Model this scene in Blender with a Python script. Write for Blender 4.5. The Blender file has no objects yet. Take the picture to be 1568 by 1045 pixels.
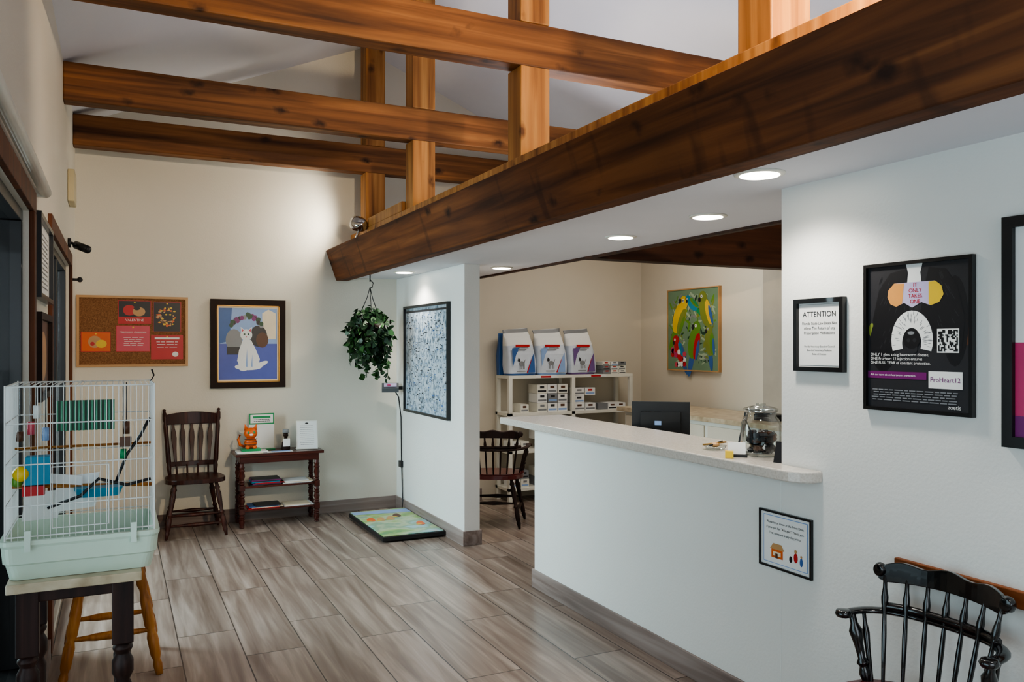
import bpy, math, random, bmesh
from mathutils import Vector, Matrix
random.seed(7)
SC=bpy.context.scene
COL=SC.collection
def lin(c):
    c=c/255.0
    return c/12.92 if c<=0.04045 else ((c+0.055)/1.055)**2.4
def rgb(c): return (lin(c[0]),lin(c[1]),lin(c[2]),1)
# ------------------------------------------------------------ materials
def newmat(name):
    m=bpy.data.materials.new(name); m.use_nodes=True
    nt=m.node_tree; b=nt.nodes['Principled BSDF']
    return m,nt,b
def mat(name,c,rough=.6,metal=0,vary=.06,vs=6,bump=0,bs=60,coat=0,spec=.5):
    m,nt,b=newmat(name)
    tc=nt.nodes.new('ShaderNodeTexCoord')
    n=nt.nodes.new('ShaderNodeTexNoise'); n.inputs['Scale'].default_value=vs; n.inputs['Detail'].default_value=3
    nt.links.new(tc.outputs['Object'],n.inputs['Vector'])
    r=nt.nodes.new('ShaderNodeValToRGB')
    l=rgb(c)
    r.color_ramp.elements[0].position=.3; r.color_ramp.elements[1].position=.7
    r.color_ramp.elements[0].color=tuple(x*(1-vary) for x in l[:3])+(1,)
    r.color_ramp.elements[1].color=tuple(min(1,x*(1+vary)) for x in l[:3])+(1,)
    nt.links.new(n.outputs['Fac'],r.inputs['Fac']); nt.links.new(r.outputs['Color'],b.inputs['Base Color'])
    b.inputs['Roughness'].default_value=rough; b.inputs['Metallic'].default_value=metal
    b.inputs['Coat Weight'].default_value=coat
    b.inputs['Specular IOR Level'].default_value=spec
    if bump:
        n2=nt.nodes.new('ShaderNodeTexNoise'); n2.inputs['Scale'].default_value=bs; n2.inputs['Detail'].default_value=4
        nt.links.new(tc.outputs['Object'],n2.inputs['Vector'])
        bp=nt.nodes.new('ShaderNodeBump'); bp.inputs['Strength'].default_value=bump; bp.inputs['Distance'].default_value=.005
        nt.links.new(n2.outputs['Fac'],bp.inputs['Height']); nt.links.new(bp.outputs['Normal'],b.inputs['Normal'])
    return m
def wood(name,axis,dark,mid,light,rough=.55,knots=True,sc=1.0,coat=0,hewn=False):
    m,nt,b=newmat(name); N=nt.nodes.new; L=nt.links.new
    tc=N('ShaderNodeTexCoord')
    mp=N('ShaderNodeMapping'); s=[11*sc]*3; s[axis]=.5*sc; mp.inputs['Scale'].default_value=s
    L(tc.outputs['Object'],mp.inputs['Vector'])
    n=N('ShaderNodeTexNoise'); n.inputs['Scale'].default_value=1.6; n.inputs['Detail'].default_value=8; n.inputs['Distortion'].default_value=.6
    L(mp.outputs['Vector'],n.inputs['Vector'])
    r=N('ShaderNodeValToRGB'); e=r.color_ramp.elements
    e[0].position=.3; e[0].color=rgb(dark); e[1].position=.72; e[1].color=rgb(light)
    k=e.new(.5); k.color=rgb(mid)
    L(n.outputs['Fac'],r.inputs['Fac'])
    n3=N('ShaderNodeTexNoise'); n3.inputs['Scale'].default_value=1.3; n3.inputs['Detail'].default_value=2
    L(tc.outputs['Object'],n3.inputs['Vector'])
    mr=N('ShaderNodeMapRange'); mr.inputs[1].default_value=.3; mr.inputs[2].default_value=.7; mr.inputs[3].default_value=.78; mr.inputs[4].default_value=1.15
    L(n3.outputs['Fac'],mr.inputs[0])
    mul=N('ShaderNodeVectorMath'); mul.operation='SCALE'; L(r.outputs['Color'],mul.inputs[0]); L(mr.outputs[0],mul.inputs['Scale'])
    out=mul.outputs[0]
    dk=rgb(dark)
    if knots:
        mp2=N('ShaderNodeMapping'); s=[6.0]*3; s[axis]=3.4; mp2.inputs['Scale'].default_value=s
        n4=N('ShaderNodeTexNoise'); n4.inputs['Scale'].default_value=14; n4.inputs['Detail'].default_value=3; L(tc.outputs['Object'],n4.inputs['Vector'])
        ad=N('ShaderNodeMix'); ad.data_type='RGBA'; ad.blend_type='LINEAR_LIGHT'; ad.inputs['Factor'].default_value=.03
        L(tc.outputs['Object'],ad.inputs['A']); L(n4.outputs['Color'],ad.inputs['B']); L(ad.outputs['Result'],mp2.inputs['Vector'])
        v=N('ShaderNodeTexVoronoi'); v.inputs['Scale'].default_value=1.0
        L(mp2.outputs['Vector'],v.inputs['Vector'])
        r2=N('ShaderNodeValToRGB'); q=r2.color_ramp.elements; q[0].position=.08; q[0].color=(.95,.95,.95,1); q[1].position=.23; q[1].color=(0,0,0,1)
        L(v.outputs['Distance'],r2.inputs['Fac'])
        mx=N('ShaderNodeMix'); mx.data_type='RGBA'; L(r2.outputs['Color'],mx.inputs['Factor']); L(out,mx.inputs['A'])
        mx.inputs['B'].default_value=(dk[0]*.4,dk[1]*.36,dk[2]*.36,1); out=mx.outputs['Result']
    if hewn:
        mp3=N('ShaderNodeMapping'); mp3.inputs['Scale'].default_value=(.6,4.2,.9); L(tc.outputs['Object'],mp3.inputs['Vector'])
        n5=N('ShaderNodeTexNoise'); n5.inputs['Scale'].default_value=1.8; n5.inputs['Detail'].default_value=2; L(mp3.outputs[0],n5.inputs['Vector'])
        r3=N('ShaderNodeValToRGB'); q=r3.color_ramp.elements; q[0].position=.60; q[0].color=(0,0,0,1); q[1].position=.68; q[1].color=(.5,.5,.5,1); L(n5.outputs['Fac'],r3.inputs['Fac'])
        mx=N('ShaderNodeMix'); mx.data_type='RGBA'; L(r3.outputs['Color'],mx.inputs['Factor']); L(out,mx.inputs['A'])
        mx.inputs['B'].default_value=(dk[0]*.6,dk[1]*.55,dk[2]*.55,1); out=mx.outputs['Result']
    L(out,b.inputs['Base Color']); b.inputs['Roughness'].default_value=rough; b.inputs['Coat Weight'].default_value=coat
    b.inputs['Specular IOR Level'].default_value=.3
    bp=N('ShaderNodeBump'); bp.inputs['Strength'].default_value=.25; bp.inputs['Distance'].default_value=.004
    L(n.outputs['Fac'],bp.inputs['Height']); L(bp.outputs['Normal'],b.inputs['Normal'])
    return m
def emis(name,c,st):
    m,nt,b=newmat(name); b.inputs['Base Color'].default_value=rgb(c)
    b.inputs['Emission Color'].default_value=rgb(c); b.inputs['Emission Strength'].default_value=st; return m
def glassy(name,tint=(255,255,255),gloss=.12,rough=.02):
    m=bpy.data.materials.new(name); m.use_nodes=True; nt=m.node_tree; nt.nodes.clear(); N=nt.nodes.new; L=nt.links.new
    o=N('ShaderNodeOutputMaterial'); t=N('ShaderNodeBsdfTransparent'); t.inputs[0].default_value=rgb(tint)
    g=N('ShaderNodeBsdfGlossy'); g.inputs['Roughness'].default_value=rough
    fr=N('ShaderNodeLayerWeight'); fr.inputs['Blend'].default_value=gloss
    mx=N('ShaderNodeMixShader'); L(fr.outputs['Facing'],mx.inputs[0]); L(t.outputs[0],mx.inputs[1]); L(g.outputs[0],mx.inputs[2]); L(mx.outputs[0],o.inputs[0])
    return m
def floor_mat():
    m,nt,b=newmat('floor_plank_tile'); N=nt.nodes.new; L=nt.links.new
    tc=N('ShaderNodeTexCoord'); sx=N('ShaderNodeSeparateXYZ'); L(tc.outputs['Object'],sx.inputs[0])
    cx=N('ShaderNodeCombineXYZ'); L(sx.outputs['Y'],cx.inputs['X']); L(sx.outputs['X'],cx.inputs['Y'])
    br=N('ShaderNodeTexBrick'); L(cx.outputs[0],br.inputs['Vector'])
    br.inputs['Scale'].default_value=1; br.inputs['Brick Width'].default_value=1.2; br.inputs['Row Height'].default_value=.3
    br.inputs['Mortar Size'].default_value=.0032; br.inputs['Mortar Smooth'].default_value=.1
    br.inputs['Color1'].default_value=(0,0,0,1); br.inputs['Color2'].default_value=(1,1,1,1); br.inputs['Mortar'].default_value=(.5,.5,.5,1)
    br.offset=.36; br.offset_frequency=2
    bw=N('ShaderNodeRGBToBW'); L(br.outputs['Color'],bw.inputs[0])
    wv=N('ShaderNodeMath'); wv.operation='MULTIPLY'; wv.inputs[1].default_value=37; L(bw.outputs[0],wv.inputs[0])
    mp=N('ShaderNodeMapping'); mp.inputs['Scale'].default_value=(12,.8,1); L(tc.outputs['Object'],mp.inputs['Vector'])
    n=N('ShaderNodeTexNoise'); n.noise_dimensions='4D'; n.inputs['Scale'].default_value=1.3; n.inputs['Detail'].default_value=7; n.inputs['Distortion'].default_value=.6
    L(mp.outputs[0],n.inputs['Vector']); L(wv.outputs[0],n.inputs['W'])
    r=N('ShaderNodeValToRGB'); e=r.color_ramp.elements
    e[0].position=.28; e[0].color=rgb((110,94,84)); e[1].position=.76; e[1].color=rgb((182,168,158)); k=e.new(.5); k.color=rgb((142,126,116))
    L(n.outputs['Fac'],r.inputs['Fac'])
    mr=N('ShaderNodeMapRange'); mr.inputs[3].default_value=.82; mr.inputs[4].default_value=1.08; L(bw.outputs[0],mr.inputs[0])
    mul=N('ShaderNodeVectorMath'); mul.operation='SCALE'; L(r.outputs['Color'],mul.inputs[0]); L(mr.outputs[0],mul.inputs['Scale'])
    mx=N('ShaderNodeMix'); mx.data_type='RGBA'; L(br.outputs['Fac'],mx.inputs['Factor']); L(mul.outputs[0],mx.inputs['A']); mx.inputs['B'].default_value=rgb((70,61,57))
    L(mx.outputs['Result'],b.inputs['Base Color']); b.inputs['Roughness'].default_value=.26
    bp=N('ShaderNodeBump'); bp.invert=True; bp.inputs['Strength'].default_value=.5; bp.inputs['Distance'].default_value=.002
    L(br.outputs['Fac'],bp.inputs['Height']); L(bp.outputs['Normal'],b.inputs['Normal'])
    return m
def speck(name,cols,scale,stretch=(1,1,1),rough=.4,vor=True):
    m,nt,b=newmat(name); N=nt.nodes.new; L=nt.links.new
    tc=N('ShaderNodeTexCoord'); mp=N('ShaderNodeMapping'); mp.inputs['Scale'].default_value=stretch; L(tc.outputs['Object'],mp.inputs[0])
    t=N('ShaderNodeTexNoise'); t.inputs['Detail'].default_value=8 if vor else 3
    t.inputs['Scale'].default_value=scale; L(mp.outputs[0],t.inputs['Vector'])
    r=N('ShaderNodeValToRGB'); r.color_ramp.interpolation='CONSTANT' if not vor else 'LINEAR'
    e=r.color_ramp.elements
    e[0].position=cols[0][0]; e[0].color=rgb(cols[0][1]); e[1].position=cols[-1][0]; e[1].color=rgb(cols[-1][1])
    for p,c in cols[1:-1]:
        k=e.new(p); k.color=rgb(c)
    L(t.outputs['Fac'],r.inputs['Fac']); L(r.outputs['Color'],b.inputs['Base Color']); b.inputs['Roughness'].default_value=rough
    return m

WALLC=mat('paint_cream',(220,215,202),.55,vary=.02,vs=1.5,bump=.2,bs=90)
WALLW=mat('paint_white',(226,226,222),.42,vary=.015,vs=1.5,bump=.2,bs=80)
CEILM=mat('paint_ceiling',(228,228,234),.7,vary=.02,vs=2,bump=.1)
CREAM2=mat('paint_reception',(214,205,188),.6,vary=.02,vs=2)
FLOOR=floor_mat()
BX=wood('beam_wood_x',0,(72,42,21),(112,70,36),(146,97,54))
BY=wood('beam_wood_y',1,(66,35,17),(102,58,28),(130,80,42),hewn=True,rough=.7)
BZ=wood('beam_wood_z',2,(118,74,38),(160,108,58),(188,136,78))
BDK=wood('beam_wood_dark',0,(40,22,15),(64,38,25),(82,50,34))
BASE=wood('baseboard_tile_y',1,(112,96,90),(138,124,118),(158,146,140),knots=False,rough=.4)
BASEX=wood('baseboard_tile_x',0,(112,96,90),(138,124,118),(158,146,140),knots=False,rough=.4)
TRIMW=wood('trim_wood',2,(60,32,18),(92,50,26),(120,70,38),knots=False)
RAILW=wood('rail_wood',1,(96,54,28),(128,74,40),(150,92,54),knots=False)
CHERRY=wood('cherry_wood',2,(40,14,10),(66,24,16),(92,38,26),knots=False,rough=.3,sc=2,coat=.2)
CHERX=wood('cherry_wood_x',0,(44,16,10),(74,28,18),(98,42,28),knots=False,rough=.28,sc=2,coat=.2)
WALN=wood('walnut_wood',2,(36,15,10),(58,25,16),(78,36,24),knots=False,rough=.38,sc=2,coat=.1)
GOLDW=wood('golden_wood',2,(126,76,30),(162,104,46),(184,128,64),knots=False,rough=.4,sc=2)
DKLEG=wood('dark_leg_wood',2,(26,16,14),(44,26,22),(60,38,32),knots=False,rough=.45,sc=2)
BLK=mat('black_frame',(14,14,16),.35,coat=.2)
BLKCH=mat('black_lacquer',(12,11,12),.18,coat=.5)
MAROON=mat('maroon_paint',(92,26,28),.3,coat=.4)
DKBR=mat('dark_brown_frame',(40,24,17),.55,vary=.2,spec=.25)
GOLD=mat('gold_lip',(170,130,70),.4,.6)
WHITE=mat('white_paper',(232,232,230),.6,vary=.01)
OFFW=mat('offwhite_plastic',(226,224,214),.4)
WIRE=mat('cage_wire_white',(218,218,214),.35)
MINT=mat('mint_plastic',(198,214,196),.35,vary=.04)
MINT2=mat('mint_clear',(206,220,206),.3)
QUARTZ=speck('quartz_counter',[(.3,(186,179,170)),(.5,(198,192,184)),(.7,(206,201,194))],120,rough=.2)
CORK=speck('cork',[(.35,(116,78,50)),(.5,(134,94,62)),(.65,(152,110,74))],140,rough=.9)
MARB=speck('stone_top',[(.3,(156,138,112)),(.5,(182,165,138)),(.7,(200,186,162))],14,rough=.3)
CHROME=mat('chrome',(200,200,200),.12,1)
DARKM=mat('dark_plastic',(28,28,30),.4)
GREYP=mat('grey_plastic',(96,98,102),.5)
GLASS=glassy('clear_glass',tint=(236,240,240),gloss=.25)
WGLASS=glassy('window_glass',(225,232,230),gloss=.2)
BEIGE=mat('beige_plastic',(196,184,150),.5)
def pc(n,c,r=.4): return mat('print_'+n,c,r,vary=.04,vs=12)
RED=pc('red',(186,34,38)); PINK=pc('pink',(200,76,92)); ORG=pc('orange',(214,98,30)); GRN=pc('green',(36,142,86)); LGRN=pc('leafgreen',(96,144,46))
YEL=pc('yellow',(224,188,50)); BLU=pc('blue',(52,96,158)); LBLU=pc('lightblue',(140,168,212)); PERI=pc('periwinkle',(76,92,172)); PURP=pc('purple',(116,30,106))
INK=pc('ink',(24,24,28)); GRY=pc('grey',(130,132,136)); DGRY=pc('dark_grey',(44,44,48)); CRM=pc('cream',(230,214,186)); TEAL=pc('teal',(34,132,164)); SKIN=pc('tan',(188,146,98)); BRN=pc('brown',(88,54,34)); DGRN=pc('dark_green',(30,72,48)); MAG=pc('magenta',(190,54,106)); LAV=pc('lavender',(190,180,214)); OLIVE=pc('olive',(124,136,56)); SAGE=pc('sage',(112,140,112)); PSAGE=pc('pale_sage',(160,178,150)); ORY=pc('orange_yellow',(222,156,84)); LT=pc('bag_tint',(206,214,226)); PMINT=pc('mint_panel',(96,160,130)); MAUVE=pc('mauve',(112,84,140))
# ------------------------------------------------------------ mesh builder
class M:
    def __init__(s,name): s.name=name; s.v=[]; s.f=[]; s.mi=[]; s.sm=[]; s.mats=[]; s.T=Matrix.Identity(4); s.kids=[]
    def mid(s,m):
        if m not in s.mats: s.mats.append(m)
        return s.mats.index(m)
    def add(s,vs,fs,m,smooth=False):
        o=len(s.v); i=s.mid(m)
        s.v+= [s.T@Vector(p) for p in vs]
        for f in fs: s.f.append([o+a for a in f]); s.mi.append(i); s.sm.append(smooth)
    def hexa(s,p,m): s.add(p,[(0,3,2,1),(4,5,6,7),(0,1,5,4),(1,2,6,5),(2,3,7,6),(3,0,4,7)],m)
    def box(s,x0,y0,z0,x1,y1,z1,m):
        s.hexa([(x0,y0,z0),(x1,y0,z0),(x1,y1,z0),(x0,y1,z0),(x0,y0,z1),(x1,y0,z1),(x1,y1,z1),(x0,y1,z1)],m)
    def cbox(s,c,d,m,rz=0,rx=0,ry=0):
        T=s.T; s.T=T@Matrix.Translation(c)@Matrix.Rotation(rz,4,'Z')@Matrix.Rotation(ry,4,'Y')@Matrix.Rotation(rx,4,'X')
        a,b,e=d[0]/2,d[1]/2,d[2]/2; s.box(-a,-b,-e,a,b,e,m); s.T=T
    def obox(s,o,a,b,c,m):
        o,a,b,c=map(Vector,(o,a,b,c)); s.hexa([o,o+a,o+a+b,o+b,o+c,o+a+c,o+a+b+c,o+b+c],m)
    def poly(s,pts,m): s.add(pts,[tuple(range(len(pts)))],m)
    def slab(s,pts,z0,z1,m,inset=0):
        n=len(pts); vs=[(x,y,z0) for x,y in pts]+[(x,y,z1) for x,y in pts]
        fs=[tuple(range(n-1,-1,-1)),tuple(range(n,2*n))]+[(i,(i+1)%n,n+(i+1)%n,n+i) for i in range(n)]
        s.add(vs,fs,m)
    def turned(s,p0,p1,prof,m,n=12,smooth=True):
        p0,p1=Vector(p0),Vector(p1); ax=(p1-p0); L=ax.length; ax=ax.normalized()
        t=Vector((1,0,0)) if abs(ax.x)<.8 else Vector((0,1,0)); a=ax.cross(t).normalized(); b=ax.cross(a)
        vs=[];fs=[]
        for (q,r) in prof:
            for i in range(n):
                g=2*math.pi*i/n; vs.append(p0+ax*(q*L)+a*(r*math.cos(g))+b*(r*math.sin(g)))
        k=len(prof)
        for j in range(k-1):
            for i in range(n): fs.append((j*n+i,j*n+(i+1)%n,(j+1)*n+(i+1)%n,(j+1)*n+i))
        fs.append(tuple(range(n-1,-1,-1))); fs.append(tuple(range((k-1)*n,k*n)))
        s.add(vs,fs,m,smooth)
    def cyl(s,p0,p1,r,m,r1=None,n=12): s.turned(p0,p1,[(0,r),(1,r if r1 is None else r1)],m,n)
    def tube(s,pts,r,m,n=8,ry=None,closed=False,up=(0,0,1)):
        pts=[Vector(p) for p in pts]; k=len(pts); vs=[];fs=[]; ry=r if ry is None else ry; up=Vector(up)
        for j,p in enumerate(pts):
            a=pts[(j-1)%k] if (j>0 or closed) else p; b=pts[(j+1)%k] if (j<k-1 or closed) else p
            d=(b-a).normalized(); u=up if abs(d.dot(up))<.95 else Vector((1,0,0))
            x=d.cross(u).normalized(); y=x.cross(d).normalized()
            for i in range(n):
                g=2*math.pi*(i+.5)/n; vs.append(p+x*(r*math.cos(g))+y*(ry*math.sin(g)))
        for j in range(k if closed else k-1):
            for i in range(n):
                q=(j+1)%k; fs.append((j*n+i,j*n+(i+1)%n,q*n+(i+1)%n,q*n+i))
        if not closed: fs.append(tuple(range(n-1,-1,-1))); fs.append(tuple(range((k-1)*n,k*n)))
        s.add(vs,fs,m,n>4)
    def ball(s,c,r,m,n=16,k=10):
        if not hasattr(r,'__len__'): r=(r,r,r)
        vs=[(c[0],c[1],c[2]-r[2])];fs=[]
        for j in range(1,k):
            ph=-math.pi/2+math.pi*j/k
            for i in range(n):
                g=2*math.pi*i/n; vs.append((c[0]+r[0]*math.cos(ph)*math.cos(g),c[1]+r[1]*math.cos(ph)*math.sin(g),c[2]+r[2]*math.sin(ph)))
        vs.append((c[0],c[1],c[2]+r[2]))
        for i in range(n): fs.append((0,1+(i+1)%n,1+i))
        for j in range(k-2):
            for i in range(n):
                a=1+j*n+i; b=1+j*n+(i+1)%n; fs.append((a,b,b+n,a+n))
        t=len(vs)-1; o=1+(k-2)*n
        for i in range(n): fs.append((o+i,o+(i+1)%n,t))
        s.add(vs,fs,m,True)
    def done(s,bevel=0,seg=2):
        me=bpy.data.meshes.new(s.name); me.from_pydata([tuple(v) for v in s.v],[],s.f)
        for m in s.mats: me.materials.append(m)
        me.polygons.foreach_set('material_index',s.mi); me.polygons.foreach_set('use_smooth',s.sm); me.update()
        bm=bmesh.new(); bm.from_mesh(me); bmesh.ops.recalc_face_normals(bm,faces=bm.faces); bm.to_mesh(me); bm.free()
        o=bpy.data.objects.new(s.name,me); COL.objects.link(o)
        if bevel:
            b=o.modifiers.new('bevel','BEVEL'); b.width=bevel; b.segments=seg; b.limit_method='ANGLE'; b.angle_limit=math.radians(50)
        for k in s.kids: k.parent=o
        return o
class P:
    """flat art on a panel: o bottom-left, r right, u up, n outwards"""
    def __init__(s,m,o,r,u,n,w,h): s.m=m; s.o=Vector(o); s.r=Vector(r); s.u=Vector(u); s.n=Vector(n); s.w=w; s.h=h
    def pt(s,x,y,l): return s.o+s.r*(x*s.w)+s.u*(y*s.h)+s.n*(.0008*l)
    def rect(s,x0,y0,x1,y1,m,l=1): s.m.poly([s.pt(x0,y0,l),s.pt(x1,y0,l),s.pt(x1,y1,l),s.pt(x0,y1,l)],m)
    def shape(s,pts,m,l=1): s.m.poly([s.pt(x,y,l) for x,y in pts],m)
    def ell(s,cx,cy,rx,ry,m,l=1,rot=0,n=20):
        pts=[]
        for i in range(n):
            g=2*math.pi*i/n; a=rx*s.w*math.cos(g); b=ry*s.h*math.sin(g)
            pts.append((cx+(a*math.cos(rot)-b*math.sin(rot))/s.w, cy+(a*math.sin(rot)+b*math.cos(rot))/s.h))
        s.shape(pts,m,l)
    def text(s,t,x,y,size,m,l=2,align='CENTER'):
        cu=bpy.data.curves.new('lettering','FONT'); cu.body=t; cu.size=size; cu.align_x=align; cu.align_y='CENTER'; cu.materials.append(m)
        ob=bpy.data.objects.new('lettering',cu); COL.objects.link(ob)
        p=s.m.T@s.pt(x,y,l); R3=s.m.T.to_3x3()
        R=Matrix((R3@s.r,R3@s.u,R3@s.n)).transposed().to_4x4(); ob.matrix_world=Matrix.Translation(p)@R
        s.m.kids.append(ob)
    def lines(s,x0,x1,y0,y1,k,m,l=2,jit=.15,th=.35):
        for i in range(k):
            y=y1-(y1-y0)*(i+.5)/k; hh=(y1-y0)/k*th/2; j=random.random()*jit*(x1-x0)
            x=x0+j/2
            while x<x1-j/2-.01:
                wl=(.03+.06*random.random()); e=min(x+wl,x1-j/2); s.rect(x,y-hh,e,y+hh,m,l); x=e+.012
def framed(name,o,r,u,n,w,h,fw,dep,fm,art,lip=None,back=.35):
    m=M(name); o,r,u,n=map(Vector,(o,r,u,n)); o=o+n*.001
    m.obox(o,r*w,n*dep,u*fw,fm); m.obox(o+u*(h-fw),r*w,n*dep,u*fw,fm)
    m.obox(o+u*fw,r*fw,n*dep,u*(h-2*fw),fm); m.obox(o+u*fw+r*(w-fw),r*fw,n*dep,u*(h-2*fw),fm)
    m.obox(o+u*fw+r*fw,r*(w-2*fw),n*(dep*back),u*(h-2*fw),WHITE)
    if lip:
        t=.010; q=dep*.85; a=o+u*fw+r*fw; W=w-2*fw; H=h-2*fw
        m.obox(a,r*W,n*q,u*t,lip); m.obox(a+u*(H-t),r*W,n*q,u*t,lip); m.obox(a,r*t,n*q,u*H,lip); m.obox(a+r*(W-t),r*t,n*q,u*H,lip)
    p=P(m,o+u*fw+r*fw+n*(dep*back),r,u,n,w-2*fw,h-2*fw); art(p)
    return m.done()
XV=(1,0,0);YV=(0,1,0);NY=(0,-1,0);ZV=(0,0,1);NX=(-1,0,0)
# ------------------------------------------------------------ room constants
XL=-.31; XW=2.49; XR=5.39; YB=7.74; YN=-3.0; ZS=2.25; ZE=3.45; XRG=2.15; SL=.42; ZR=ZE+SL*(XRG-XL)
def zc(x): return ZR-SL*abs(x-XRG)
m=M('floor'); m.box(XL-.2,YN-.1,-.08,XR+.5,YB+.12,0,FLOOR); m.done()
m=M('wall_back')
pr=[(XL-.12,0),(XR+.12,0),(XR+.12,zc(XR+.12)),(XRG,ZR),(XL-.12,zc(XL-.12))]
vs=[(x,YB,z) for x,z in pr]+[(x,YB+.12,z) for x,z in pr]; n=len(pr)
m.add(vs,[tuple(range(n)),tuple(range(2*n-1,n-1,-1))]+[(i,(i+1)%n,n+(i+1)%n,n+i) for i in range(n)],WALLC); m.done()
m=M('wall_front')
vs=[(x,YN-.12,z) for x,z in pr]+[(x,YN,z) for x,z in pr]
m.add(vs,[tuple(range(n)),tuple(range(2*n-1,n-1,-1))]+[(i,(i+1)%n,n+(i+1)%n,n+i) for i in range(n)],WALLC); m.done()
m=M('ceiling')
m.hexa([(XL-.12,YN,zc(XL-.12)),(XRG,YN,ZR),(XRG,YB,ZR),(XL-.12,YB,zc(XL-.12)),(XL-.12,YN,zc(XL-.12)+.1),(XRG,YN,ZR+.1),(XRG,YB,ZR+.1),(XL-.12,YB,zc(XL-.12)+.1)],CEILM)
m.hexa([(XRG,YN,ZR),(XR+.12,YN,zc(XR+.12)),(XR+.12,YB,zc(XR+.12)),(XRG,YB,ZR),(XRG,YN,ZR+.1),(XR+.12,YN,zc(XR+.12)+.1),(XR+.12,YB,zc(XR+.12)+.1),(XRG,YB,ZR+.1)],CEILM)
m.done()
ops=[(.2,3.72,.30,2.13),(4.80,6.75,.04,2.18)]
m=M('wall_left'); T=.12
ys=YN
for y0,y1,z0,z1 in ops:
    m.box(XL-T,ys,0,XL,y0,ZE,WALLC); m.box(XL-T,y0,0,XL,y1,z0,WALLC); m.box(XL-T,y0,z1,XL,y1,ZE,WALLC); ys=y1
m.box(XL-T,ys,0,XL,YB,ZE,WALLC); m.done()
def window(name,y0,y1,z0,z1,mull):
    m=M(name); f=.045; x0=XL-.10; x1=XL-.02
    for a,b in ((z0,z0+f),(z1-f,z1)): m.box(x0,y0,a,x1,y1,b,BLK)
    ysn=[y0,y1-f]+[y0+(y1-y0)*k/mull-f/2 for k in range(1,mull)]
    for y in ysn: m.box(x0,y,z0+f,x1,y+f,z1-f,BLK)
    m.box(XL-.065,y0+f,z0+f,XL-.06,y1-f,z1-f,WGLASS)
    c=.085; d=.02
    m.box(XL,y0-c,z1,XL+d,y1+c,z1+c,TRIMW)
    m.box(XL,y0-c,z0,XL+d,y0,z1,TRIMW); m.box(XL,y1,z0,XL+d,y1+c,z1,TRIMW)
    return m.done(.003)
window('window_1',*ops[0],3); window('door_1',*ops[1],2)
m=M('ground_outside'); m.box(-14,-8,-.2,XL-.25,14,-.1,mat('paving',(92,92,88),.9)); m.done()
m=M('hedge_outside'); hm=mat('hedge',(26,38,22),.9,vary=.5,vs=3,bump=1,bs=8)
for i in range(22): m.ball((-5-.3*random.random(),-6+i*.95,.8),(.9,.8,1.2+.4*random.random()),hm)
m.done()
m=M('wall_right'); m.box(XW,YN,0,XW+.14,2.56,ZS,WALLW); m.box(XW+.14,2.42,0,XR,2.56,ZS,WALLW); m.done()
m=M('wall_partition'); m.box(XW,6.0,0,XW+.137,YB,ZS,WALLW); m.done(.004)
m=M('wall_reception'); m.box(XR,YN,0,XR+.12,YB,zc(XR),CREAM2); m.box(XR-.10,4.2,0,XR,5.67,2.6,mat('paint_grey',(170,160,146),.6)); m.done()
m=M('wall_reception_back'); m.box(XW+.137,YB-.012,0,XR,YB-.001,3.0,CREAM2); m.done()
m=M('ceiling_soffit'); m.box(1.95,YN,ZS,3.10,YB,2.42,CEILM); m.done()
m=M('trim_soffit'); m.box(3.10,YN,ZS-.015,3.14,YB-.013,2.45,BDK); m.done()
H=.117
m=M('baseboard_back'); m.box(XL,YB-.014,0,XW,YB,H,BASEX); m.box(XW+.137,YB-.028,0,3.4,YB-.012,H,BASEX); m.done(.002)
m=M('baseboard_right'); m.box(XW-.014,YN,0,XW,4.79,H,BASE); m.box(XW-.014,4.79,0,XW+.11,4.804,H,BASE); m.done(.002)
m=M('baseboard_partition'); m.box(XW-.014,5.986,0,XW,YB-.014,H,BASE); m.box(XW,5.986,0,XW+.15,6.0,H,BASE); m.box(XW+.137,6.0,0,XW+.151,YB-.028,H,BASE); m.done(.002)
m=M('baseboard_left'); m.box(XL,3.8,0,XL+.014,4.71,H,BASE); m.box(XL,6.84,0,XL+.014,YB-.014,H,BASE); m.done()
# ------------------------------------------------------------ beams
m=M('soffit_beam')
m.hexa([(1.89,YN,2.215),(2.0,YN,2.215),(2.0,YB,2.215),(1.89,YB,2.215),(1.79,YN,2.50),(1.95,YN,2.53),(1.95,YB,2.53),(1.79,YB,2.50)],BY); m.done(.006)
m=M('girder_beam'); m.box(2.03,YN,2.42,2.26,YB,2.66,BZ); m.box(2.03,6.18,2.66,2.24,7.15,2.74,BZ); m.done(.005)
YK=[.25,2.17,4.13,6.0,7.32]
for y in YK[:]:
    m=M('cross_beam'); m.box(XL,y,3.19,4.62,y+.14,3.44,BX); m.done(.008)
for y in YK[1:]:
    m=M('king_post'); m.box(2.06,y-.004,2.66,2.245,y+.17,3.19,BZ); m.box(2.06,y-.004,3.44,2.245,y+.17,zc(2.06)+.02,BZ); m.done(.006)
m=M('reception_beam'); m.box(3.15,5.13,2.24,XR,5.27,2.75,BDK); m.done(.006)
EM=emis('lamp_disc',(255,246,228),20)
for (x,y) in [(2.19,2.365),(2.675,3.255),(2.72,4.11),(2.90,6.17),(2.30,6.93),(2.25,.6)]:
    m=M('recessed_light')
    m.turned((x,y,ZS-.0005),(x,y,ZS-.008),[(0,.095),(.5,.095),(1,.086)],OFFW,28); m.turned((x,y,ZS-.008),(x,y,ZS-.010),[(0,.074),(1,.074)],EM,28); m.done()
    l=bpy.data.lights.new('recessed_lamp','SPOT'); l.energy=42; l.color=(1,.94,.85); l.spot_size=math.radians(140); l.spot_blend=.6; l.shadow_soft_size=.07
    o=bpy.data.objects.new('recessed_lamp',l); o.location=(x,y,ZS-.03); COL.objects.link(o)
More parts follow.
